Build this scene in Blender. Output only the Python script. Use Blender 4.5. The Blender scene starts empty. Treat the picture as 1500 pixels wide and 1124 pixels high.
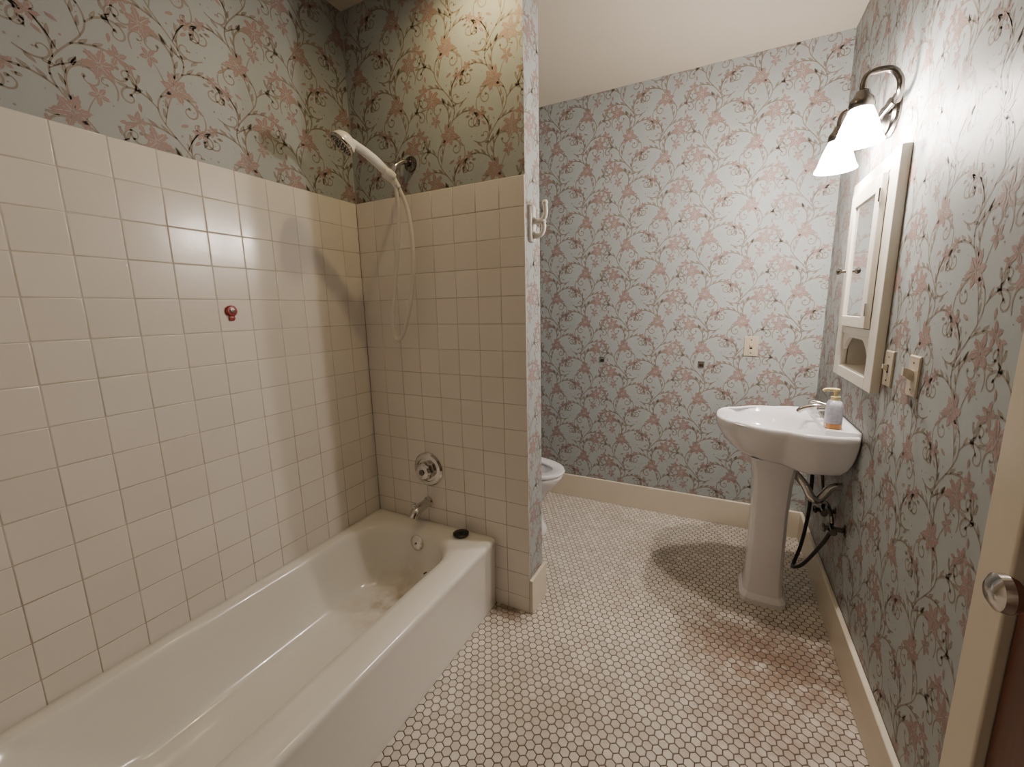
import bpy, math, random, bmesh
from mathutils import Vector, Matrix
random.seed(4)
H=1.37
XL,YW,XW,YB,XR,ZC,ZT,ZR=-1.580,1.537,-.7065,2.790,.4935,2.678,1.875,.3395
XT=-.868; YW2=1.687; ZB=.166; YN=0.0; YF=-.75
COL=bpy.context.scene.collection

# ---------------------------------------------------------------- helpers
def empty(name,loc=(0,0,0)):
    e=bpy.data.objects.new(name,None); e.location=loc; e.empty_display_size=.05; COL.objects.link(e); return e
def mobj(name,verts,faces,mat=None,parent=None,smooth=False,ang=40,mats=None,midx=None,recalc=True):
    me=bpy.data.meshes.new(name); me.from_pydata([tuple(v) for v in verts],[],faces); me.update()
    if recalc:
        bm=bmesh.new(); bm.from_mesh(me); bmesh.ops.recalc_face_normals(bm,faces=bm.faces); bm.to_mesh(me); bm.free()
    if mats:
        for m in mats: me.materials.append(m)
        me.polygons.foreach_set('material_index',midx)
    elif mat: me.materials.append(mat)
    if smooth:
        for p in me.polygons: p.use_smooth=True
        me.set_sharp_from_angle(angle=math.radians(ang))
    o=bpy.data.objects.new(name,me); COL.objects.link(o)
    if parent:
        o.parent=parent; o.matrix_parent_inverse=Matrix.Translation(-Vector(parent.location))
    return o
def boxvf(b,off=0):
    x0,x1,y0,y1,z0,z1=b
    v=[(x0,y0,z0),(x1,y0,z0),(x1,y1,z0),(x0,y1,z0),(x0,y0,z1),(x1,y0,z1),(x1,y1,z1),(x0,y1,z1)]
    f=[(0,3,2,1),(4,5,6,7),(0,1,5,4),(1,2,6,5),(2,3,7,6),(3,0,4,7)]
    return v,[tuple(i+off for i in q) for q in f]
def boxes(name,bl,mat,parent=None,bevel=0,seg=2):
    V=[];F=[]
    for b in bl:
        v,f=boxvf(b,len(V)); V+=v;F+=f
    o=mobj(name,V,F,mat,parent)
    if bevel:
        m=o.modifiers.new('b','BEVEL'); m.width=bevel; m.segments=seg; m.limit_method='ANGLE'
        for p in o.data.polygons: p.use_smooth=True
        o.data.set_sharp_from_angle(angle=math.radians(50))
        m.harden_normals=True
    return o
def loft(name,rings,mat,parent=None,cap0=True,cap1=True,ang=50,closed=True,smooth=True):
    n=len(rings[0]); V=[p for r in rings for p in r]; F=[]
    for i in range(len(rings)-1):
        for j in range(n if closed else n-1):
            a=i*n+j;b=i*n+(j+1)%n
            F.append((a,b,b+n,a+n))
    if cap0: F.append(tuple(range(n))[::-1])
    if cap1: F.append(tuple((len(rings)-1)*n+j for j in range(n)))
    return mobj(name,V,F,mat,parent,smooth=smooth,ang=ang)
def frame(axis):
    a=Vector(axis).normalized(); t=Vector((0,0,1)) if abs(a.z)<.9 else Vector((1,0,0))
    u=a.cross(t).normalized(); w=a.cross(u).normalized(); return a,u,w
def revolve(name,prof,mat,parent=None,loc=(0,0,0),axis=(0,0,1),n=32,cap0=True,cap1=True,ang=35,sc=(1,1),flute=0,fn=0):
    a,u,w=frame(axis); L=Vector(loc); R=[]
    for r,h in prof:
        R.append([L+a*h+(u*math.cos(2*math.pi*j/n)*sc[0]+w*math.sin(2*math.pi*j/n)*sc[1])*r*(1+flute*math.cos(fn*2*math.pi*j/n)) for j in range(n)])
    return loft(name,R,mat,parent,cap0,cap1,ang)
def spline(pts,n=8):
    P=[Vector(p) for p in pts]; out=[]
    for i in range(len(P)-1):
        p0=P[max(i-1,0)];p1=P[i];p2=P[i+1];p3=P[min(i+2,len(P)-1)]
        for k in range(n):
            t=k/n
            out.append(.5*((2*p1)+(-p0+p2)*t+(2*p0-5*p1+4*p2-p3)*t*t+(-p0+3*p1-3*p2+p3)*t**3))
    out.append(P[-1]); return out
def tube(name,pts,rad,mat,parent=None,n=12,sp=8,ang=60):
    P=spline(pts,sp) if sp else [Vector(p) for p in pts]
    m=len(P)
    if not hasattr(rad,'__len__'): rr=[rad]*m
    else:
        rr=[]
        for i in range(m):
            t=i/(m-1)*(len(rad)-1); k=min(int(t),len(rad)-2); rr.append(rad[k]+(rad[k+1]-rad[k])*(t-k))
    R=[]; u=None
    for i in range(m):
        d=(P[min(i+1,m-1)]-P[max(i-1,0)]).normalized()
        if u is None: _,u,_=frame(d)
        u=(u-d*u.dot(d)).normalized(); w=d.cross(u)
        R.append([P[i]+(u*math.cos(2*math.pi*j/n)+w*math.sin(2*math.pi*j/n))*rr[i] for j in range(n)])
    return loft(name,R,mat,parent,ang=ang)
def rrect(x0,x1,y0,y1,z,rads,n=10):
    c=[(x1,y1,0,rads[0]),(x0,y1,90,rads[1]),(x0,y0,180,rads[2]),(x1,y0,270,rads[3])]
    s=[(-1,-1),(1,-1),(1,1),(-1,1)]; out=[]
    for (cx,cy,a0,r),(sx,sy) in zip(c,s):
        for k in range(n+1):
            a=math.radians(a0+90*k/n)
            out.append(Vector((cx+sx*r+r*math.cos(a),cy+sy*r+r*math.sin(a),z)))
    return out

# ---------------------------------------------------------------- materials
class NT:
    def __init__(s,name):
        s.m=bpy.data.materials.new(name); s.m.use_nodes=True; s.t=s.m.node_tree; s.t.nodes.clear()
        s.out=s.t.nodes.new('ShaderNodeOutputMaterial')
    def n(s,typ,**k):
        x=s.t.nodes.new('ShaderNode'+typ)
        for a,b in k.items(): setattr(x,a,b)
        return x
    def set(s,inp,v):
        if isinstance(v,bpy.types.NodeSocket): s.t.links.new(v,inp)
        else: inp.default_value=v
    def M(s,op,a,b=None,c=None):
        x=s.n('Math',operation=op); s.set(x.inputs[0],a)
        if b is not None: s.set(x.inputs[1],b)
        if c is not None: s.set(x.inputs[2],c)
        return x.outputs[0]
    def mix(s,f,a,b):
        x=s.n('Mix',data_type='RGBA'); s.set(x.inputs[0],f); s.set(x.inputs[6],a); s.set(x.inputs[7],b); return x.outputs[2]
    def noise(s,vec,scale,detail=2,rough=.5):
        x=s.n('TexNoise'); 
        if vec is not None: s.set(x.inputs['Vector'],vec)
        x.inputs['Scale'].default_value=scale; x.inputs['Detail'].default_value=detail; x.inputs['Roughness'].default_value=rough
        return x.outputs['Fac']
    def ramp(s,f,a,b):
        x=s.n('MapRange'); s.set(x.inputs[0],f); x.inputs[1].default_value=a; x.inputs[2].default_value=b; return x.outputs[0]
    def bsdf(s,**k):
        x=s.n('BsdfPrincipled')
        for a,b in k.items(): s.set(x.inputs[a.replace('_',' ')],b)
        s.t.links.new(x.outputs[0],s.out.inputs[0]); return x
    def bump(s,h,st=.3,dist=.002):
        x=s.n('Bump'); s.set(x.inputs['Height'],h); x.inputs['Strength'].default_value=st; x.inputs['Distance'].default_value=dist; return x.outputs[0]
def c4(r,g,b): return (r,g,b,1)
def simple(name,col,rough=.4,metal=0,var=.08,vs=6,coat=0,bumpst=0,bs=80,**k):
    t=NT(name); g=t.n('NewGeometry'); f=t.noise(g.outputs['Position'],vs,2)
    c=t.mix(f,c4(*[x*(1-var) for x in col]),c4(*[min(1,x*(1+var)) for x in col]))
    b=t.bsdf(Base_Color=c,Roughness=rough,Metallic=metal,Coat_Weight=coat,**k)
    if bumpst: t.set(b.inputs['Normal'],t.bump(t.noise(g.outputs['Position'],bs,2),bumpst,.001))
    return t.m
def paper(name,a,b,a2=None):
    t=NT(name); g=t.n('NewGeometry'); pos=g.outputs['Position']
    soft=t.noise(pos,3,1); fine=t.noise(pos,260,1)
    c=t.mix(t.M('ADD',t.M('MULTIPLY',soft,.5),t.M('MULTIPLY',fine,.5)),c4(*a),c4(*b))
    t.bsdf(Base_Color=c,Roughness=t.M('ADD',.42,t.M('MULTIPLY',soft,.2)),Specular_IOR_Level=.38); return t.m
def tilemat(name,ca,cb,rough=.14):
    t=NT(name); g=t.n('NewGeometry'); pos=g.outputs['Position']
    at=t.n('Attribute',attribute_name='tv'); f=at.outputs['Fac']
    c=t.mix(f,c4(*ca),c4(*cb)); n=t.noise(pos,4,2)
    c=t.mix(t.M('MULTIPLY',t.ramp(n,.5,.8),.2),c,c4(ca[0]*.87,ca[1]*.83,ca[2]*.76))
    b=t.bsdf(Base_Color=c,Roughness=t.M('ADD',rough,t.M('MULTIPLY',n,.12)))
    t.set(b.inputs['Normal'],t.bump(t.noise(pos,20,1),.12,.002)); return t.m
def floortile():
    t=NT('floor_hex_tile'); g=t.n('NewGeometry'); pos=g.outputs['Position']
    at=t.n('Attribute',attribute_name='tv'); f=at.outputs['Fac']
    c=t.mix(f,c4(.54,.49,.43),c4(.70,.65,.585))
    n=t.noise(pos,2.2,4,.65); c=t.mix(t.M('MULTIPLY',t.ramp(n,.48,.75),.5),c,c4(.38,.32,.26))
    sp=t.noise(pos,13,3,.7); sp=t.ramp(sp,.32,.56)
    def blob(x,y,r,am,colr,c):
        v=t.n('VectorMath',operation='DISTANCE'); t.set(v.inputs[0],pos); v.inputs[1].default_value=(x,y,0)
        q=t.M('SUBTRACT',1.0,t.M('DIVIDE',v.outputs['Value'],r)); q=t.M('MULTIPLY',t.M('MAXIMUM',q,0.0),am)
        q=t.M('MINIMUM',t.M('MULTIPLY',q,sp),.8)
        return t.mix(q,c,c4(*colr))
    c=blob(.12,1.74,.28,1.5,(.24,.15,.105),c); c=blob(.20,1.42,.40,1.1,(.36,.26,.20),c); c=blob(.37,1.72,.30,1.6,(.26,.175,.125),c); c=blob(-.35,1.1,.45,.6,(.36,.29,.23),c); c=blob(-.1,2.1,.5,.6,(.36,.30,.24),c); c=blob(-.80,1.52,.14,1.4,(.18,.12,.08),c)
    t.bsdf(Base_Color=c,Roughness=t.M('ADD',.3,t.M('MULTIPLY',n,.3))); return t.m
def grout(name,a,b):
    t=NT(name); g=t.n('NewGeometry'); n=t.noise(g.outputs['Position'],5,3,.65)
    s=t.n('SeparateXYZ'); t.set(s.inputs[0],g.outputs['Position'])
    f=t.M('ADD',t.M('MULTIPLY',t.ramp(n,.35,.65),.5),t.M('MULTIPLY',t.ramp(s.outputs[2],1.3,.4),.5))
    t.bsdf(Base_Color=t.mix(f,c4(*a),c4(*b)),Roughness=.85); return t.m
def enamel():
    t=NT('tub_enamel'); g=t.n('NewGeometry'); pos=g.outputs['Position']
    c=t.mix(t.noise(pos,3,3),c4(.71,.685,.63),c4(.79,.765,.71))
    v=t.n('VectorMath',operation='DISTANCE'); t.set(v.inputs[0],pos); v.inputs[1].default_value=(-1.25,1.25,.06)
    q=t.M('MAXIMUM',t.M('SUBTRACT',1.0,t.M('DIVIDE',v.outputs['Value'],.25)),0.0)
    q=t.M('MULTIPLY',q,t.ramp(t.noise(pos,14,4,.6),.38,.6)); c=t.mix(t.M('MULTIPLY',q,.8),c,c4(.42,.32,.20))
    t.bsdf(Base_Color=c,Roughness=.16,Coat_Weight=.3); return t.m
def wood():
    t=NT('door_wood_brown'); g=t.n('NewGeometry'); m=t.n('Mapping'); t.set(m.inputs[0],g.outputs['Position']); m.inputs['Scale'].default_value=(30,30,2)
    n=t.noise(m.outputs[0],1.5,4,.6); b=t.bsdf(Base_Color=t.mix(n,c4(.07,.020,.011),c4(.15,.048,.024)),Roughness=.3); return t.m
def emis(name,col,st,transp=0):
    t=NT(name); e=t.n('Emission'); e.inputs[0].default_value=c4(*col); e.inputs[1].default_value=st
    if transp:
        tr=t.n('BsdfTransparent'); gl=t.n('BsdfGlossy'); gl.inputs['Roughness'].default_value=.08
        m=t.n('MixShader'); m.inputs[0].default_value=.12; t.set(m.inputs[1],tr.outputs[0]); t.set(m.inputs[2],gl.outputs[0])
        lw=t.n('LayerWeight'); lw.inputs[0].default_value=.35
        m2=t.n('MixShader'); t.set(m2.inputs[0],t.M('ADD',.14,t.M('MULTIPLY',lw.outputs['Facing'],.5))); t.set(m2.inputs[1],m.outputs[0]); t.set(m2.inputs[2],e.outputs[0])
        t.t.links.new(m2.outputs[0],t.out.inputs[0])
    else: t.t.links.new(e.outputs[0],t.out.inputs[0])
    return t.m
M_wp=paper('wallpaper_ground',(.305,.338,.342),(.362,.39,.388))
M_vine=paper('wallpaper_vine_ink',(.225,.195,.165),(.28,.245,.205))
M_rose=paper('wallpaper_flower_ink',(.275,.19,.175),(.335,.238,.22))
M_tile=tilemat('wall_tile_glaze',(.71,.665,.61),(.75,.71,.655)); M_wgrout=grout('wall_grout',(.60,.555,.50),(.34,.275,.21))
M_hex=floortile(); M_fgrout=grout('floor_grout',(.085,.065,.055),(.12,.09,.075))
M_tub=enamel(); M_por=simple('porcelain_white',(.76,.75,.78),.10,var=.02,coat=.3)
M_chr=simple('chrome',(.62,.60,.57),.14,1,.05); M_dchr=simple('dark_nickel',(.16,.145,.13),.25,1,.15)
M_cream=simple('cream_trim_paint',(.64,.57,.46),.38,var=.06,bumpst=.15,bs=60)
M_cab=simple('cabinet_cream_paint',(.68,.64,.56),.35,var=.04)
M_ceil=simple('ceiling_paint',(.58,.52,.43),.75,var=.03,bumpst=.2,bs=40)
M_wood=wood(); M_plate=simple('switch_plate_ivory',(.46,.40,.31),.35); M_tog=simple('toggle_ivory',(.62,.56,.46),.3)
M_wplas=simple('white_plastic',(.74,.72,.68),.25,var=.02); M_hose=simple('hose_cream_vinyl',(.68,.64,.57),.3)
M_blk=simple('black_rubber',(.012,.011,.011),.4); M_dark=simple('dark_void',(.01,.01,.01),.8)
M_mir=simple('mirror_glass',(.88,.88,.88),.04,1,.01); M_red=simple('red_enamel',(.26,.015,.015),.3)
M_orange=simple('orange_soap',(.85,.38,.10),.15,Transmission_Weight=.3); M_clear=simple('label_blue_grey',(.46,.47,.56),.3,var=.3,vs=90)
M_yel=simple('pump_yellow',(.82,.68,.36),.3)
M_bulb=emis('bulb_glow',(1,.87,.745),1450); M_shade=emis('ribbed_glass_shade',(1,.96,.94),70,1)
M_hall=simple('front_wall_paint',(.47,.43,.38),.7)

# ---------------------------------------------------------------- wallpaper print (thin inked relief on the paper)
CW,CH=.235,.32
class Motif:
    def __init__(s): s.polys=[]
    def strip(s,pts,w,layer=0):
        n=len(pts)
        L=[];R=[]
        for i,p in enumerate(pts):
            a=pts[max(i-1,0)];b=pts[min(i+1,n-1)]; dx,dy=b[0]-a[0],b[1]-a[1]; l=math.hypot(dx,dy)+1e-9
            ww=w(i/(n-1)); L.append((p[0]-dy/l*ww,p[1]+dx/l*ww)); R.append((p[0]+dy/l*ww,p[1]-dx/l*ww))
        for i in range(n-1): s.polys.append((layer,[R[i],R[i+1],L[i+1],L[i]]))
    def leaf(s,x,y,ang,L,W,layer=0,bend=.15,ser=0,gap=.09):
        c,sn=math.cos(ang),math.sin(ang); n=7
        for side in (-1,1):
            inner=[];outer=[]
            for k in range(n+1):
                t=k/n; ww=W*math.sin(math.pi*min(1,t**.85))**.9*(1+(ser if k%2 else -ser)); mid=bend*L*math.sin(math.pi*t*.5)**2
                g=W*gap*(1-t)
                inner.append((t*L,mid+side*g)); outer.append((t*L-(.06*L if ser and k%2==0 else 0),mid+side*max(ww,g)))
            tr=lambda p:(x+p[0]*c-p[1]*sn,y+p[0]*sn+p[1]*c)
            for k in range(n):
                q=[tr(inner[k]),tr(inner[k+1]),tr(outer[k+1]),tr(outer[k])]
                if side<0: q=q[::-1]
                s.polys.append((layer,q))
    def disc(s,x,y,r,layer=0,n=8): s.polys.append((layer,[(x+r*math.cos(2*math.pi*k/n),y+r*math.sin(2*math.pi*k/n)) for k in range(n)]))
    def flower(s,x,y,R,n,rot,layer=1):
        for k in range(n):
            a=rot+2*math.pi*k/n
            s.leaf(x+.14*R*math.cos(a),y+.14*R*math.sin(a),a,R*(.95 if k%2 else .80),R*.225,layer,.08,.14,.13)
        s.disc(x,y,R*.09,layer)
    def scroll(s,x,y,th,turn,L,k0,k1,w0,leaves=1,flw=None,rng=None):
        n=int(L/.005); pts=[(x,y)]; hd=[th]; ds=L/n
        for i in range(n):
            t=i/n; th+=turn*(k0+k1*t*t)*ds; x+=math.cos(th)*ds;y+=math.sin(th)*ds; pts.append((x,y)); hd.append(th)
        s.strip(pts,lambda t:w0*(.55+.9*t*(1-t)*2)*(1-.35*t)+.0003,0)
        if not flw: s.disc(x,y,w0*1.6)
        step=max(4,int(.034/ds)); sd=-turn
        for i in range(step//2+1,int(n*.66),step):
            if leaves: s.leaf(pts[i][0],pts[i][1],hd[i]+sd*.65,.029,.0050,0,-.25*sd); 
        if flw: s.flower(x,y,flw[0],flw[1],th,1)
        return x,y
def build_motif():
    m=Motif()
    A=.045; st=[]
    n=44
    for i in range(n+1):
        y=CH*i/n-CH/2; st.append((A*math.sin(2*math.pi*y/CH),y))
    m.strip(st,lambda t:.0023,0)
    def at(f):
        y=CH*f-CH/2; x=A*math.sin(2*math.pi*y/CH); dx=A*2*math.pi/CH*math.cos(2*math.pi*y/CH); return x,y,math.atan2(1,dx)
    w=.0033
    x,y,h=at(.02); m.scroll(x,y,h-.35,-1,.235,5,74,w,1)
    x,y,h=at(.14); m.scroll(x,y,h+.45,1,.225,6,76,w,1)
    x,y,h=at(.27); m.scroll(x,y,h-.75,-1,.120,3,5,.0019,1,(.043,6))
    x,y,h=at(.36); m.scroll(x,y,h+.35,1,.20,7,86,w,1)
    x,y,h=at(.52); m.scroll(x,y,h-.35,-1,.235,5,74,w,1)
    x,y,h=at(.62); m.scroll(x,y,h+.75,1,.125,2,5,.0019,1,(.046,6))
    x,y,h=at(.74); m.scroll(x,y,h-.6,-1,.17,8,96,w*.9,1)
    x,y,h=at(.86); m.scroll(x,y,h+.4,1,.20,7,84,w,1)
    x,y,h=at(.95); m.scroll(x,y,h-.9,-1,.085,4,8,.0014,0,(.028,5))
    x,y,h=at(.42); m.scroll(x,y,h+1.0,1,.085,4,8,.0014,0,(.025,5))
    m.flower(.105,.02,.030,5,.4)
    # free sprays filling the ground between the stems
    m.scroll(.115,.085,2.4,-1,.12,10,110,.0026,1); m.scroll(-.105,-.045,-.6,1,.12,10,110,.0026,1)
    m.scroll(.09,-.10,1.2,1,.10,12,130,.0024,0); m.scroll(-.085,.10,-1.9,1,.10,12,130,.0024,0)
    m.flower(-.108,.065,.022,5,1.1)
    r=random.Random(11)
    for k in range(34):
        a,b=r.uniform(-CW/2,CW/2),r.uniform(-CH/2,CH/2); m.disc(a,b,r.uniform(.0018,.0034),r.choice((0,1)),7)
    for k in range(10):
        a,b=r.uniform(-CW/2,CW/2),r.uniform(-CH/2,CH/2); m.leaf(a,b,r.uniform(0,6.28),r.uniform(.018,.028),.005,r.choice((0,1)),.15)
    return m
MOT=build_motif()
def print_on(name,O,U,N,u0,u1,v0,v1,holes=(),par=None):
    O,U,N=Vector(O),Vector(U),Vector(N); Z=Vector((0,0,1)); V=[];F=[];mi=[]
    i0=int(math.floor(u0/CW))-2; i1=int(math.ceil(u1/CW))+2
    flip=U.cross(Z).dot(N)<0
    for i in range(i0,i1+1):
        mirx=-1 if i%2 else 1
        j0=int(math.floor(v0/CH))-2; j1=int(math.ceil(v1/CH))+2
        for j in range(j0,j1+1):
            cu=(i+.5)*CW; cv=(j+.5*(i%2)+.5)*CH
            for ly,p in MOT.polys:
                q=[(cu+mirx*a,cv+b) for a,b in p]
                if max(a for a,b in q)<u0 or min(a for a,b in q)>u1 or max(b for a,b in q)<v0 or min(b for a,b in q)>v1: continue
                q=[(min(max(a,u0),u1),min(max(b,v0),v1)) for a,b in q]
                ca=sum(a for a,b in q)/len(q); cb_=sum(b for a,b in q)/len(q)
                if any(h[0]<ca<h[1] and h[2]<cb_<h[3] for h in holes): continue
                off=.00022+ly*.00018; b0=len(V)
                V+=[O+U*a+Z*b+N*off for a,b in q]
                idx=list(range(b0,b0+len(q)))
                if (mirx<0)!=flip: idx=idx[::-1]
                F.append(tuple(idx)); mi.append(ly)
    return mobj(name,V,F,mats=[M_vine,M_rose],midx=mi,recalc=False)

# ---------------------------------------------------------------- room shell
def holed(name,x0,x1,yr,zr,holes,mat):
    ys=sorted(set([*yr]+[h[0] for h in holes]+[h[1] for h in holes])); zs=sorted(set([*zr]+[h[2] for h in holes]+[h[3] for h in holes])); bl=[]
    for a,b in zip(ys,ys[1:]):
        for c,d in zip(zs,zs[1:]):
            my,mz=(a+b)/2,(c+d)/2
            if any(h[0]<my<h[1] and h[2]<mz<h[3] for h in holes): continue
            bl.append((x0,x1,a,b,c,d))
    return boxes(name,bl,mat)
DY0,DY1,DZ=.14,.962,2.06
NY0,NY1,NZ0,NZ1=1.880,2.255,1.105,1.245
boxes('wall_left',[(XL-.13,XL-.008,YF,YB+.1,0,ZC)],M_wp)
boxes('wall_back',[(XL-.008,XR+.13,YB,YB+.12,0,ZC)],M_wp)
holed('wall_right',XR,XR+.13,(YF,YB),(0,ZC),[(DY0,DY1,0,DZ),(NY0,NY1,NZ0,NZ1)],M_wp)
boxes('wall_wing',[(XL-.008,XW,YW+.008,YW2,0,ZC)],M_wp)
boxes('wall_near',[(XL-.008,-.80,YN-.12,YN-.008,0,ZC)],M_hall)
boxes('wall_front',[(XL-.008,XR+.13,YF-.1,YF,0,ZC)],M_hall)
boxes('ceiling',[(XL-.13,XR+.13,YF-.1,YB+.12,ZC,ZC+.1)],M_ceil)
print_on('wall_back_print',(0,YB,0),(1,0,0),(0,-1,0),XL,XR,ZB,ZC)
print_on('wall_right_print',(XR,0,0),(0,1,0),(-1,0,0),YF,YB,ZB,ZC,[(DY0-.02,DY1+.02,0,DZ),(NY0,NY1,NZ0,NZ1)])
print_on('wall_left_print',(XL-.008,0,0),(0,1,0),(1,0,0),0,YW+.008,ZT,ZC)
print_on('wall_left_rear_print',(XL-.008,0,0),(0,1,0),(1,0,0),YW2,YB,ZB,ZC)
print_on('wall_wing_print',(0,YW+.008,0),(1,0,0),(0,-1,0),XL,XW,ZT,ZC)
print_on('wall_wing_end_print',(XW,0,0),(0,1,0),(1,0,0),YW+.008,YW2,ZB,ZC)
# floor
def build_floor():
    pitch=.0305; gap=.0034; R=(pitch-gap)/math.sqrt(3); V=[];F=[];mi=[];tv=[]
    v,f=boxvf((XL-.13,XR+.13,YF-.1,YB+.12,-.08,0)); V+=v;F+=f;mi+=[0]*6;tv+=[0]*8
    row=0; y=YF+.3
    h=.002
    while y<YB+.02:
        x=XL+(pitch/2 if row%2 else 0)
        while x<XR+.02:
            if not (x<XT-.05 and y<YW):
                b=len(V); s=random.random(); tl=(random.uniform(-.01,.01),random.uniform(-.01,.01))
                for rr,z in ((1,0),(1,h*.6),(.9,h)):
                    for k in range(6):
                        a=math.radians(30+60*k); px=R*rr*math.cos(a);py=R*rr*math.sin(a)
                        V.append((x+px,y+py,z+(tl[0]*px+tl[1]*py if z else 0))); tv.append(s)
                for q in (0,1):
                    for k in range(6):
                        F.append((b+q*6+k,b+q*6+(k+1)%6,b+q*6+6+(k+1)%6,b+q*6+6+k)); mi.append(1)
                F.append(tuple(b+12+k for k in range(6))); mi.append(1)
            x+=pitch
        y+=pitch*math.sqrt(3)/2; row+=1
    o=mobj('floor',V,F,mats=[M_fgrout,M_hex],midx=mi,recalc=False)
    a=o.data.attributes.new('tv','FLOAT','POINT'); a.data.foreach_set('value',tv)
build_floor()
def tile_panel(name,O,U,Vd,N,us,vs,t=.008,g=.0013,par=None):
    O,U,Vd,N=map(Vector,(O,U,Vd,N)); V=[];F=[];tv=[];mi=[];flat=[]
    u0,u1,v0,v1=us[0],us[-1],vs[0],vs[-1]
    for n_ in (0,t-.0011):
        for a,b in ((u0,v0),(u1,v0),(u1,v1),(u0,v1)): V.append(O+U*a+Vd*b+N*n_); tv.append(0)
    F+=[(0,3,2,1),(4,5,6,7),(0,1,5,4),(1,2,6,5),(2,3,7,6),(3,0,4,7)]; mi+=[0]*6; flat+=[1]*6
    for ua,ub in zip(us,us[1:]):
        for va,vb in zip(vs,vs[1:]):
            if ub-ua<.008 or vb-va<.008: continue
            s=random.random(); ta,tb=random.gauss(0,.0030),random.gauss(0,.0030); b=len(V)
            uc,vc=(ua+ub)/2,(va+vb)/2
            for ins,nn in ((0,t-.003),(0,t-.0009),(.0008,t-.0003),(.0022,t)):
                for a,bb in ((ua+g+ins,va+g+ins),(ub-g-ins,va+g+ins),(ub-g-ins,vb-g-ins),(ua+g+ins,vb-g-ins)):
                    V.append(O+U*a+Vd*bb+N*(nn+ta*(a-uc)+tb*(bb-vc))); tv.append(s)
            for q in range(3):
                for k in range(4):
                    F.append((b+q*4+k,b+q*4+(k+1)%4,b+q*4+4+(k+1)%4,b+q*4+4+k)); mi.append(1); flat.append(0)
            F.append((b+12,b+13,b+14,b+15)); mi.append(1); flat.append(1)
    flip=U.cross(Vd).dot(N)<0
    if flip: F=[f[::-1] for f in F]
    o=mobj(name,V,F,mats=[M_wgrout,M_tile],midx=mi,recalc=False)
    for p,fl in zip(o.data.polygons,flat): p.use_smooth=not fl
    a=o.data.attributes.new('tv','FLOAT','POINT'); a.data.foreach_set('value',tv); return o
ys=[YN]+[y for y in [1.441-.1154*k for k in range(13)][::-1] if y>YN+.01]+[YW]
TP=.1125
zs=[ZT-TP*k for k in range(15)][::-1]
tile_panel('wall_left_tile',(XL-.008,0,0),(0,1,0),(0,0,1),(1,0,0),ys,zs)
zs2=[0]+[z for z in [ZT-TP*k for k in range(18)][::-1] if z>.03]
xs=[XL]+[x for x in [XW-.1095*k for k in range(9)][::-1] if x>XL+.01]
tile_panel('wall_wing_tile',(0,YW+.008,0),(1,0,0),(0,0,1),(0,-1,0),xs,zs2)
tile_panel('wall_near_tile',(0,YN-.008,0),(1,0,0),(0,0,1),(0,1,0),[x for x in xs if x<-.8],zs2)

# baseboards
def bb(name,b,mat=M_cream):
    return boxes(name,[b],mat,bevel=.005)
bb('baseboard_back',(XL-.005,XR-.003,YB-.02,YB-.001,.001,ZB))
bb('baseboard_right',(XR-.02,XR-.001,DY1+.100,YB-.022,.001,ZB))
bb('baseboard_wing',(XW+.001,XW+.018,YW-.005,YW2+.012,.001,ZB+.004))
bb('baseboard_wing_rear',(XL-.005,XW-.002,YW2+.001,YW2+.018,.001,ZB))
bb('baseboard_left',(XL-.007,XL+.012,YW2+.02,YB-.022,.001,ZB))
# door and casing
d=empty('door_1',(XR+.02,(DY0+DY1)/2,0))
boxes('slab',[(XR+.008,XR+.048,DY0+.005,DY1-.003,.01,DZ-.005)],M_wood,d,bevel=.003)
boxes('raised_rails',[(XR-.006,XR+.009,DY0+.005,DY0+.12,.01,DZ-.005),(XR-.006,XR+.009,DY1-.12,DY1-.003,.01,DZ-.005),(XR-.006,XR+.009,DY0+.12,DY1-.12,.01,.22),(XR-.006,XR+.009,DY0+.12,DY1-.12,.95,1.08),(XR-.006,XR+.009,DY0+.12,DY1-.12,DZ-.13,DZ-.005)],M_wood,d,bevel=.004)
revolve('knob',[(.028,0),(.028,.004),(.011,.008),(.009,.028),(.013,.034),(.026,.040),(.032,.052),(.030,.064),(.018,.072),(0.001,.074)],M_chr,d,(XR-.006,.890,.903),(-1,0,0))
tr=empty('trim_1',(XR,DY1,0))
boxes('casing_side_far',[(XR-.022,XR-.0005,DY1+.0,DY1+.096,.001,DZ+.12)],M_cream,tr,bevel=.005)
boxes('casing_side_near',[(XR-.022,XR-.0005,DY0-.10,DY0,.001,DZ+.12)],M_cream,tr,bevel=.005)
boxes('casing_head',[(XR-.022,XR-.0005,DY0,DY1,DZ,DZ+.12)],M_cream,tr,bevel=.005)
boxes('jamb',[(XR+.05,XR+.12,DY1-.012,DY1,.001,DZ),(XR+.05,XR+.12,DY0,DY0+.012,.001,DZ)],M_cream,tr)

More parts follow.
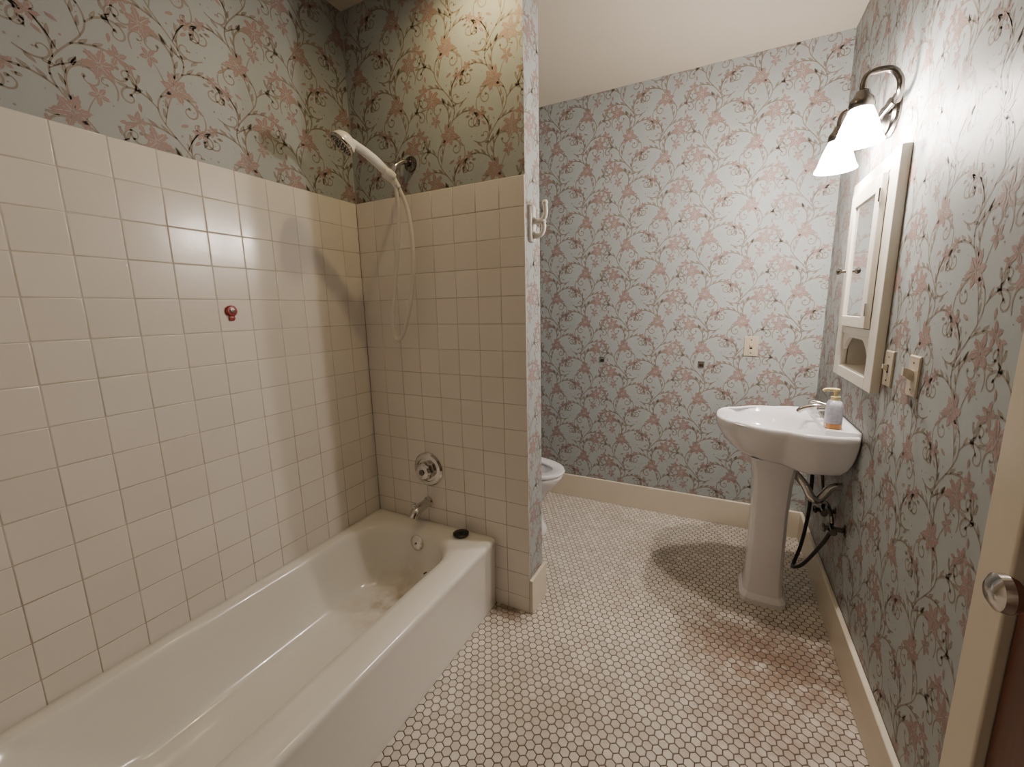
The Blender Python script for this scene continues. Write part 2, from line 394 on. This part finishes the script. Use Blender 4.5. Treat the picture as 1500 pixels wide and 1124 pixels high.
# ---------------------------------------------------------------- bathtub
tub=empty('bathtub',((XL+XT)/2,.77,0))
x0,x1,y0,y1=XL+.001,XT,YN+.004,YW-.002
def ring(dx0,dx1,dy0,dy1,z,r0,r1=None): 
    r1=r0 if r1 is None else r1
    return rrect(x0+dx0,x1-dx1,y0+dy0,y1-dy1,z,(r1,r1,r0,r0),12)
R=[ring(0,.012,0,0,0.0,.008),ring(0,.012,0,0,.05,.008),ring(0,.008,0,0,.27,.008),ring(0,.002,0,0,.312,.010),ring(0,0,0,0,.326,.012),ring(.002,.003,.002,.002,.335,.016),
 ring(.008,.012,.008,.008,.3405,.02),ring(.03,.06,.04,.045,.3395,.06,.07),ring(.045,.105,.06,.065,.3375,.10,.13),ring(.052,.128,.075,.078,.333,.12,.17),
 ring(.058,.138,.085,.086,.323,.13,.19),ring(.064,.146,.10,.092,.30,.14,.20),ring(.076,.156,.16,.100,.22,.15,.20),ring(.090,.166,.22,.112,.14,.14,.19),
 ring(.100,.174,.27,.126,.098,.13,.17),ring(.110,.183,.31,.142,.080,.12,.16),ring(.125,.197,.34,.160,.069,.11,.14),ring(.145,.215,.37,.185,.0635,.10,.12),ring(.19,.25,.42,.24,.0605,.08,.09),ring(.28,.33,.55,.38,.058,.05,.05)]
loft('tub_body',R,M_tub,tub,cap0=False,ang=60)
revolve('drain',[(.001,.0),(.024,.0),(.027,.002),(.030,.002),(.030,-.002)],M_dchr,tub,(-1.225,1.285,.0615),(0,0,1),cap0=False,cap1=False)
revolve('drain_hole',[(.001,.0035),(.022,.0035),(.022,.002)],M_dark,tub,(-1.225,1.285,.0615),cap1=False)
revolve('overflow_plate',[(.038,0),(.038,.004),(.031,.009),(.012,.012),(.001,.012)],M_chr,tub,(-1.256,1.4405,.268),(0,-1,.12))
revolve('overflow_screw',[(.005,.012),(.005,.015),(.001,.016)],M_dchr,tub,(-1.256,1.4405,.268),(0,-1,.12))
revolve('enamel_chip',[(.007,0),(.006,.0008),(.001,.001)],M_dark,tub,(-1.008,1.19,.3335),(-.35,0,1),sc=(1.5,1))
revolve('tub_stopper',[(.030,0),(.036,.003),(.037,.010),(.030,.014),(.014,.015),(.012,.021),(.001,.022)],M_blk,None,(-1.03,1.485,.3395))
# ---------------------------------------------------------------- tub spout + valve
sp=empty('tub_spout',(-1.255,YW,.435))
revolve('wall_flange',[(.026,0),(.026,.006),(.021,.012)],M_chr,sp,(-1.25,YW,.44),(0,-1,0))
tube('spout_body',[(-1.25,YW,.44),(-1.25,YW-.05,.438),(-1.25,YW-.10,.428),(-1.25,YW-.125,.405)],[.021,.023,.024,.020],M_chr,sp,n=20)
revolve('diverter_knob',[(.006,0),(.006,.014),(.009,.018),(.009,.024),(.001,.026)],M_chr,sp,(-1.25,YW-.105,.448),(0,-.1,1))
vt=empty('shower_valve',(-1.239,YW,.609))
revolve('escutcheon',[(.084,0),(.084,.004),(.076,.012),(.060,.014),(.058,.010),(.030,.012)],M_chr,vt,(-1.239,YW,.612),(0,-1,0),n=48)
revolve('handle',[(.040,.01),(.044,.022),(.042,.045),(.034,.052),(.001,.054)],M_chr,vt,(-1.239,YW,.612),(0,-1,0),n=48,flute=.05,fn=8)
revolve('handle_cap',[(.014,.054),(.013,.058),(.001,.059)],M_dchr,vt,(-1.239,YW,.612),(0,-1,0))
# ---------------------------------------------------------------- hand shower
sh=empty('handheld_shower',(-1.25,YW,1.99))
revolve('wall_flange',[(.032,0),(.031,.006),(.020,.014),(.010,.016)],M_dchr,sh,(-1.247,YW+.008,1.998),(0,-1,0))
tube('shower_arm',[(-1.247,YW,1.998),(-1.247,YW-.04,1.995),(-1.250,YW-.075,1.975),(-1.255,YW-.095,1.955)],.0095,M_chr,sh)
tube('arm_nut',[(-1.247,YW-.004,1.998),(-1.247,YW-.022,1.997)],.014,M_dchr,sh,sp=0)
tube('swivel_nut',[(-1.255,YW-.088,1.965),(-1.262,YW-.105,1.925)],[.017,.015],M_chr,sh,sp=0,n=16)
revolve('holder_clamp',[(.001,-.022),(.020,-.022),(.023,-.012),(.023,.012),(.020,.022),(.001,.022)],M_wplas,sh,(-1.262,YW-.118,1.925),(-.35,-.75,.45),n=24)
tube('handle',[(-1.245,YW-.085,1.880),(-1.262,YW-.118,1.925),(-1.285,YW-.175,1.972),(-1.308,YW-.235,2.005),(-1.318,YW-.262,2.012)],[.013,.018,.019,.016,.021],M_wplas,sh,n=16)
ax=Vector((-.35,-.50,-.72)).normalized(); hc=(-1.322,YW-.285,2.008)
revolve('head_shell',[(.001,-.030),(.022,-.028),(.038,-.016),(.046,.0),(.048,.010)],M_wplas,sh,hc,ax,n=40,cap1=False)
revolve('head_ring',[(.048,.008),(.050,.012),(.049,.018),(.043,.019),(.042,.016)],M_chr,sh,hc,ax,n=40,cap0=False,cap1=False)
revolve('spray_face',[(.043,.014),(.036,.0175),(.020,.017),(.018,.020),(.001,.021)],M_dchr,sh,hc,ax,n=40)
a_,u_,w_=frame(ax); nz=[];nf=[]
for rr,k in ((.027,12),(.035,18),(.011,6)):
    for j in range(k):
        c=Vector(hc)+a_*.0185+(u_*math.cos(2*math.pi*j/k)+w_*math.sin(2*math.pi*j/k))*rr
        b=len(nz)
        for hh in (0,.0035):
            for q in range(6): nz.append(c+a_*hh+(u_*math.cos(q*math.pi/3)+w_*math.sin(q*math.pi/3))*.0018)
        for q in range(6): nf.append((b+q,b+(q+1)%6,b+6+(q+1)%6,b+6+q))
        nf.append(tuple(b+6+q for q in range(6)))
mobj('spray_nozzles',nz,nf,M_wplas,sh)
tube('hose',[(-1.245,YW-.085,1.885),(-1.222,YW-.065,1.80),(-1.208,YW-.06,1.66),(-1.215,YW-.065,1.50),(-1.245,YW-.07,1.36),(-1.282,YW-.07,1.275),(-1.310,YW-.075,1.245),(-1.327,YW-.08,1.275),(-1.318,YW-.085,1.38),(-1.280,YW-.085,1.58),(-1.252,YW-.085,1.78),(-1.253,YW-.095,1.90),(-1.258,YW-.098,1.935)],.0088,M_hose,sh,n=10,sp=10)
mg=empty('wall_tag',(XL,.905,1.38))
revolve('red_disc',[(.020,0),(.020,.006),(.016,.010),(.001,.011)],M_red,mg,(XL,.905,1.385),(1,0,0))
revolve('dark_centre',[(.008,.010),(.008,.013),(.001,.0135)],M_dchr,mg,(XL,.905,1.387),(1,0,0))
revolve('red_tab',[(.010,0),(.010,.006),(.001,.007)],M_red,mg,(XL,.905,1.360),(1,0,0))
# ---------------------------------------------------------------- robe hook
hk=empty('robe_hook',(XW,1.60,1.69))
V=rrect(1.568,1.620,1.635,1.775,0,(.014,)*4,6)
def yz(r,x): return [Vector((x,p.x,p.y)) for p in r]
def ins(r,d):
    cx=sum((p.x for p in r))/len(r); cy=sum((p.y for p in r))/len(r)
    return [Vector((cx+(p.x-cx)*(1-d/.025),cy+(p.y-cy)*(1-d/.07),0)) for p in r]
loft('back_plate',[yz(V,XW+.0005),yz(V,XW+.009),yz(ins(V,.004),XW+.014)],M_wplas,hk)
for k,(zz,e,up_) in enumerate(((1.728,.064,.046),(1.674,.056,.030))):
    tube('hook_%d'%(k+1),[(XW+.006,1.596,zz-.006),(XW+e*.45,1.596,zz-.018),(XW+e*.85,1.596,zz-.010),(XW+e,1.596,zz+.012),(XW+e*.96,1.596,zz+up_)],[.013,.0105,.0095,.0095,.010],M_wplas,hk,n=12)
    revolve('hook_tip_%d'%(k+1),[(.001,-.012),(.009,-.009),(.0125,0),(.009,.009),(.001,.012)],M_wplas,hk,(XW+e*.96,1.596,zz+up_+.004))
# ---------------------------------------------------------------- pedestal sink
CY=2.14
sk=empty('pedestal_sink',(.25,CY,0))
half=[(.000,0),(.003,.05),(.016,.095),(.038,.130),(.060,.148),(.080,.154),(.100,.169),(.130,.197),(.165,.218),(.200,.230),(.235,.233),(.258,.237),(.280,.250),(.320,.262),(.370,.265),(.430,.257),(.470,.245),(.4915,.225),(.4915,.12),(.4915,0)]
hp=spline([(a,b,0) for a,b in half],4)
outl=[(p.x,CY-p.y) for p in hp]+[(p.x,CY+p.y) for p in hp[::-1][1:-1]]
C=Vector((.225,CY))
def pring(fn): return [Vector(fn(x,y)) for x,y in outl]
pc=(.27,CY)
def under(t,z,zb=None):
    def f(x,y):
        dx,dy=x-pc[0],y-pc[1]; L=math.hypot(dx,dy)+1e-6; ex,ey=pc[0]+dx/L*.080,pc[1]+dy/L*.080
        k=max(0,min(1,(x-.22)/.16)); k=k*k*(3-2*k); tt=t**(1-.72*k) if t>0 else 0
        return (ex+(x-ex)*tt,ey+(y-ey)*tt,z)
    return pring(f)
def topr(s,z):
    return pring(lambda x,y:(C.x+(x-C.x)*s,C.y+(y-C.y)*s,z))
def bowl(a,b,z,cx=.195):
    def f(x,y):
        th=math.atan2(y-CY,x-cx); c,s=math.cos(th),math.sin(th)
        r=1/((abs(c)/a)**2.3+(abs(s)/b)**2.3)**(1/2.3)
        return (cx+r*c,CY+r*s,z)
    return pring(f)
R=[under(0,.690),under(.2,.694),under(.4,.708),under(.6,.733),under(.76,.763),under(.88,.795),under(.95,.820),under(.975,.832),under(.985,.838),under(1,.843),under(1.0,.864),topr(.992,.8715),topr(.975,.875),topr(.95,.874),topr(.93,.868),
 bowl(.165,.205,.866),bowl(.158,.198,.861),bowl(.148,.186,.84),bowl(.130,.163,.80),bowl(.100,.125,.765),bowl(.055,.07,.748),bowl(.022,.025,.744)]
loft('basin',R,M_por,sk,ang=75)
revolve('basin_drain',[(.001,.003),(.018,.003),(.022,.001),(.022,-.002)],M_chr,sk,(.195,CY,.745),cap1=False)
loft('rear_deck',[[Vector((x,y,z)) for x,y in ((.385,CY-.215),(.491,CY-.225),(.491,CY+.225),(.385,CY+.215))] for z in (.862,.885)]+[[Vector((x,y,.889)) for x,y in ((.389,CY-.211),(.4905,CY-.221),(.4905,CY+.221),(.389,CY+.211))]],M_por,sk)
def sq(h,hx,z,cx=.245,r=.03): return rrect(cx-hx,cx+hx,CY-h,CY+h,z,(r,r,r,r),3)
loft('pedestal',[sq(.108,.096,0,r=.045),sq(.108,.096,.022,r=.045),sq(.102,.090,.034,r=.042),sq(.092,.082,.045,r=.04),sq(.084,.076,.10,r=.036),sq(.080,.073,.25,r=.034),sq(.080,.073,.45,r=.034),sq(.084,.078,.60,r=.036),sq(.094,.088,.665,r=.04),sq(.105,.098,.700,r=.045)],M_por,sk,ang=20)
fa=empty('sink_faucet',(.42,CY,.889))
boxes('base_plate',[(.405,.455,CY-.075,CY+.075,.889,.901)],M_chr,fa,bevel=.005)
tube('spout',[(.435,CY,.898),(.425,CY,.925),(.385,CY,.936),(.335,CY,.922),(.320,CY,.905)],[.017,.015,.012,.011,.010],M_chr,fa,n=16)
for k,s in enumerate((-1,1)):
    revolve('handle_base_%d'%(k+1),[(.017,0),(.014,.012),(.011,.03)],M_chr,fa,(.432,CY+s*.055,.900))
    tube('lever_%d'%(k+1),[(.432,CY+s*.055,.930),(.405,CY+s*.065,.938),(.375,CY+s*.075,.942)],[.011,.008,.006],M_chr,fa)
so=empty('soap_dispenser',(.413,CY-.18,.889)); sx,sy=.412,CY-.165
def bot2(z,a,b): return [Vector((p.x,p.y,z)) for p in rrect(sx-a,sx+a,sy-b,sy+b,0,(min(a,b)*.7,)*4,5)]
loft('bottle_soap_fill',[bot2(.8892,.022,.030),bot2(.893,.026,.034),bot2(.910,.026,.034)],M_orange,so)
loft('bottle_upper',[bot2(.910,.0262,.0342),bot2(.98,.025,.033),bot2(.995,.019,.024),bot2(1.000,.013,.013)],M_clear,so)
revolve('pump_collar',[(.015,0),(.015,.014),(.006,.016),(.006,.034),(.012,.036),(.012,.044),(.001,.045)],M_yel,so,(sx,sy,.999))
tube('pump_nozzle',[(sx,sy,1.039),(sx-.03,sy,1.040),(sx-.042,sy,1.033)],[.008,.006,.005],M_yel,so)
pp=sk
tube('p_trap',[(.27,CY,.70),(.30,CY-.005,.66),(.36,CY-.06,.60),(.385,CY-.075,.555),(.41,CY-.07,.54),(.43,CY-.06,.56),(.46,CY-.05,.60),(.492,CY-.05,.605)],.017,M_chr,pp,n=14)
for k,yy in enumerate((1.975,2.15)):
    revolve('stop_flange_%d'%(k+1),[(.026,0),(.025,.004),(.012,.010)],M_dchr,pp,(XR,yy,.465),(-1,0,0))
    tube('stop_stub_%d'%(k+1),[(XR,yy,.465),(XR-.065,yy,.465)],.010,M_dchr,pp,sp=0)
    tube('stop_body_%d'%(k+1),[(XR-.045,yy-.035,.465),(XR-.045,yy+.03,.465)],.014,M_dchr,pp,sp=0)
    revolve('stop_handle_%d'%(k+1),[(.006,0),(.024,.003),(.026,.008),(.020,.013),(.006,.014)],M_dchr,pp,(XR-.065,yy,.465),(-1,0,0),sc=(1,.6))
tube('tee_pipe',[(XR-.045,1.975,.485),(XR-.045,2.02,.52),(XR-.045,2.11,.52),(XR-.045,2.15,.485)],.008,M_dchr,pp)
tube('supply_hose_1',[(.40,CY+.02,.71),(.402,CY+.03,.62),(.405,CY+.035,.45),(.392,CY+.04,.28),(.372,CY+.03,.19),(.360,CY-.01,.175),(.385,CY-.08,.24),(.43,CY-.14,.38),(XR-.045,1.975,.455)],.0075,M_blk,pp,n=10)
tube('supply_hose_2',[(.42,CY-.03,.71),(.43,CY-.02,.62),(XR-.045,2.15,.52),(XR-.045,2.15,.47)],.006,M_dchr,pp,n=10)
# ---------------------------------------------------------------- toilet
tl=empty('toilet',(-1.1,2.22,0)); TY=2.22
def egg(xb,xf,hy,z,n=40):
    out=[]; cx=xb+(xf-xb)*.42
    for k in range(n):
        a=2*math.pi*k/n; c,s=math.cos(a),math.sin(a)
        out.append(Vector((cx+(xf-cx)*c if c>0 else cx+(cx-xb)*c,TY+hy*s*(abs(s)**-.08 if abs(s)>1e-3 else 1),z)))
    return out
loft('bowl',[egg(-1.36,-.900,.105,0),egg(-1.36,-.900,.105,.03),egg(-1.35,-.92,.09,.06),egg(-1.33,-.945,.085,.14),egg(-1.34,-.92,.105,.22),egg(-1.36,-.87,.145,.29),egg(-1.37,-.820,.172,.345),egg(-1.37,-.800,.182,.375),egg(-1.37,-.797,.184,.392),egg(-1.365,-.803,.178,.398),
   egg(-1.30,-.860,.125,.396),egg(-1.29,-.875,.115,.37),egg(-1.26,-.92,.09,.28),egg(-1.2,-1.0,.05,.22)],M_por,tl,ang=60)
loft('seat',[egg(-1.36,-.791,.188,.400),egg(-1.36,-.787,.191,.408),egg(-1.36,-.792,.187,.418),egg(-1.30,-.855,.130,.420),egg(-1.29,-.863,.122,.412),egg(-1.29,-.860,.124,.400),egg(-1.36,-.791,.188,.400)],M_por,tl,cap0=False,cap1=False)
boxes('tank',[(-1.565,-1.37,TY-.24,TY+.24,.40,.74)],M_por,tl,bevel=.025,seg=4)
boxes('tank_lid',[(-1.572,-1.355,TY-.25,TY+.25,.741,.775)],M_por,tl,bevel=.012,seg=3)
boxes('tank_shelf',[(-1.56,-1.33,TY-.12,TY+.12,.30,.402)],M_por,tl,bevel=.02,seg=3)
tube('flush_lever',[(-1.372,TY-.18,.69),(-1.35,TY-.18,.69),(-1.345,TY-.12,.685)],.007,M_chr,tl)
boxes('lid_raised',[(-1.352,-1.328,TY-.17,TY+.17,.42,.80)],M_por,tl,bevel=.01,seg=3)
# ---------------------------------------------------------------- medicine cabinet
cb=empty('medicine_cabinet',(XR,2.05,1.46))
A0,A1,Z0,Z1=1.798,2.335,1.062,1.855; F0=XR-.028
dz0,dz1=1.275,1.80
boxes('face_frame',[(F0,XR-.0005,A0,NY0,Z0,Z1),(F0,XR-.0005,NY1,A1,Z0,Z1),(F0,XR-.0005,NY0,NY1,dz1,Z1),(F0,XR-.0005,NY0,NY1,NZ1,dz0),(F0,XR-.0005,NY0,NY1,Z0,NZ0)],M_cab,cb,bevel=.003)
boxes('niche_box',[(XR+.10,XR+.105,NY0,NY1,NZ0,NZ1),(XR,XR+.10,NY0,NY0+.004,NZ0,NZ1),(XR,XR+.10,NY1-.004,NY1,NZ0,NZ1),(XR,XR+.10,NY0,NY1,NZ1-.004,NZ1),(XR-.02,XR+.10,NY0,NY1,NZ0,NZ0+.004)],M_cab,cb)
n=24; prof=[]
for k in range(n+1):
    s=k/n; yy=NY0+(NY1-NY0)*s; e=abs(2*s-1)
    zlow=NZ1-.012-(.075*max(0,(e-.45)/.55)**1.6)
    if e>.93: zlow=NZ0+.004
    prof.append((yy,zlow))
Vt=[];Fc=[]
for k,(yy,zl) in enumerate(prof):
    for xx in (F0+.006,F0+.020): Vt+= [(xx,yy,zl),(xx,yy,NZ1+.001)]
for k in range(n):
    b=k*4;c=b+4
    Fc+=[(b,c,c+1,b+1),(b+2,b+3,c+3,c+2),(b,b+2,c+2,c)]
mobj('niche_arch',Vt,Fc,M_cab,cb)
dy0,dy1=NY0+.004,NY1-.004; D0=F0-.018; st=.055
boxes('door_frame',[(D0,F0,dy0,dy0+st,dz0+.003,dz1-.003),(D0,F0,dy1-st,dy1,dz0+.003,dz1-.003),(D0,F0,dy0+st,dy1-st,dz1-st-.003,dz1-.003),(D0,F0,dy0+st,dy1-st,dz0+.003,dz0+st*.8)],M_cab,cb,bevel=.003)
boxes('mirror',[(D0+.008,F0,dy0+st-.002,dy1-st+.002,dz0+st*.75,dz1-st)],M_mir,cb)
boxes('back_panel',[(F0+.004,XR-.0005,NY0,NY1,dz0,dz1)],M_cab,cb)
revolve('knob',[(.007,0),(.006,.012),(.011,.018),(.013,.025),(.009,.032),(.001,.034)],M_dchr,cb,(D0,dy1-st*.5,1.50),(-1,0,0))
for k,zz in enumerate((1.345,1.725)):
    tube('hinge_%d'%(k+1),[(D0-.001,dy0-.002,zz-.022),(D0-.001,dy0-.002,zz+.022)],.004,M_chr,cb,sp=0)
# ---------------------------------------------------------------- switches
def switch(name,P,N,U,mat=M_plate,big=1):
    e=empty(name,P); P=Vector(P);N=Vector(N);U=Vector(U);Z=Vector((0,0,1))
    def bx(nm,u,z,n0,n1,m,tilt=0,taper=.8):
        r=[]
        for nn,s in ((n0,1),((n0+n1)/2,1),(n1,taper)):
            r.append([P+U*a*u*s+Z*(b*z*s+tilt*(nn-n0))+N*nn for a,b in ((-1,-1),(1,-1),(1,1),(-1,1))])
        loft(nm,r,m,e,smooth=False)
    bx('plate',.036,.058,.0006,.006,mat,0,.94); bx('toggle_slot',.0065,.0135,.006,.0075,M_dark)
    bx('toggle',.005*big,.009*big,.006,.006+.014*big,M_tog,.6)
    for s in (-1,1): revolve('screw_%d'%(1 if s<0 else 2),[(.003,0),(.003,.001),(.001,.0012)],M_dchr,e,P+N*.006+Z*s*.038,N,n=10)
switch('light_switch',(.158,YB,1.132),(0,-1,0),(1,0,0))
switch('light_switch.001',(XR,1.735,1.158),(-1,0,0),(0,1,0))
switch('light_switch.002',(XR,1.538,1.163),(-1,0,0),(0,1,0),big=1.6)
tm=empty('towel_bar_mount',(-.4,YB,1.02))
for k,(xx,zz) in enumerate(((-.101,1.016),(-.716,1.023))):
    boxes('mount_%d'%(k+1),[(xx-.018,xx+.018,YB-.004,YB-.0006,zz-.02,zz+.02)],M_chr,tm,bevel=.001)
    boxes('mount_clip_%d'%(k+1),[(xx-.010,xx+.012,YB-.012,YB-.004,zz-.014,zz+.004)],M_dchr,tm,bevel=.002)
# ---------------------------------------------------------------- vanity sconce
sc=empty('vanity_sconce',(XR,2.02,2.03)); LX=.365; PZ=2.015
revolve('back_plate',[(.070,0.0006),(.070,.006),(.060,.012),(.056,.020),(.042,.024),(.030,.036),(.001,.038)],M_dchr,sc,(XR,2.04,PZ),(-1,0,0),n=48,sc=(1.25,1),ang=25)
tube('cross_bar',[(XR-.035,1.90,PZ),(XR-.035,2.15,PZ)],.009,M_dchr,sc,sp=0)
for k,ly in enumerate((1.86,2.17)):
    tube('arm_%d'%(k+1),[(XR-.030,2.02+(ly-2.02)*.75,PZ),(XR-.034,ly,PZ+.02),(XR-.040,ly,PZ+.055),(XR-.065,ly,PZ+.083),(LX+.014,ly,PZ+.083),(LX,ly,PZ+.06),(LX,ly,1.985+.055)],.010,M_dchr,sc,n=14)
    revolve('socket_cap_%d'%(k+1),[(.010,.055),(.018,.05),(.024,.035),(.034,.022),(.036,.006),(.033,0),(.03,-.004)],M_dchr,sc,(LX,ly,1.998),(0,0,1),n=32)
    prof=[(.030,.005),(.036,-.010),(.043,-.028),(.050,-.048),(.056,-.068),(.061,-.085),(.070,-.103)]
    prof2=[(r-.003,h) for r,h in prof[::-1]]
    revolve('glass_shade_%d'%(k+1),prof+prof2,M_shade,sc,(LX,ly,1.993),(0,0,1),n=96,cap0=False,cap1=False,flute=.025,fn=24,ang=80)
    revolve('bulb_%d'%(k+1),[(.001,-.085),(.014,-.082),(.024,-.070),(.028,-.056),(.024,-.040),(.014,-.022),(.012,-.008),(.001,-.007)],M_bulb,sc,(LX,ly,1.993),(0,0,1),n=20)
# ---------------------------------------------------------------- recessed shower ceiling light
rl=empty('recessed_ceiling_light',(-.86,1.34,ZC))
revolve('trim_ring',[(.055,-.001),(.085,-.001),(.088,-.006),(.082,-.010),(.060,-.008),(.055,-.001)],M_cab,rl,(-.86,1.34,ZC),n=40,cap0=False,cap1=False)
ld=bpy.data.lights.new('recessed_lamp','SPOT'); ld.energy=16; ld.color=(1,.76,.38); ld.spot_size=math.radians(172); ld.spot_blend=1; ld.shadow_soft_size=.022
lo=bpy.data.objects.new('recessed_lamp',ld); COL.objects.link(lo); lo.parent=rl; lo.location=(0,0,-.02)

w=bpy.data.worlds.new('w'); bpy.context.scene.world=w; w.use_nodes=True; w.node_tree.nodes['Background'].inputs[0].default_value=(.5,.45,.4,1); w.node_tree.nodes['Background'].inputs[1].default_value=.1
# ---------------------------------------------------------------- camera
yaw,pitch,roll,f=.4667,.1756,.02,609.63
fw=Vector((-math.sin(yaw)*math.cos(pitch), math.cos(yaw)*math.cos(pitch), -math.sin(pitch)))
r=Vector((math.cos(yaw),math.sin(yaw),0)); dn=fw.cross(r)
r2=r*math.cos(roll)+dn*math.sin(roll); d2=-r*math.sin(roll)+dn*math.cos(roll)
cd=bpy.data.cameras.new('camera'); cam=bpy.data.objects.new('camera',cd); COL.objects.link(cam)
cd.sensor_width=36; cd.lens=f/1500*36; cd.clip_start=.02
up=-d2; bk=-fw
cam.matrix_world=Matrix(((r2.x,up.x,bk.x,0),(r2.y,up.y,bk.y,0),(r2.z,up.z,bk.z,H),(0,0,0,1)))
bpy.context.scene.camera=cam
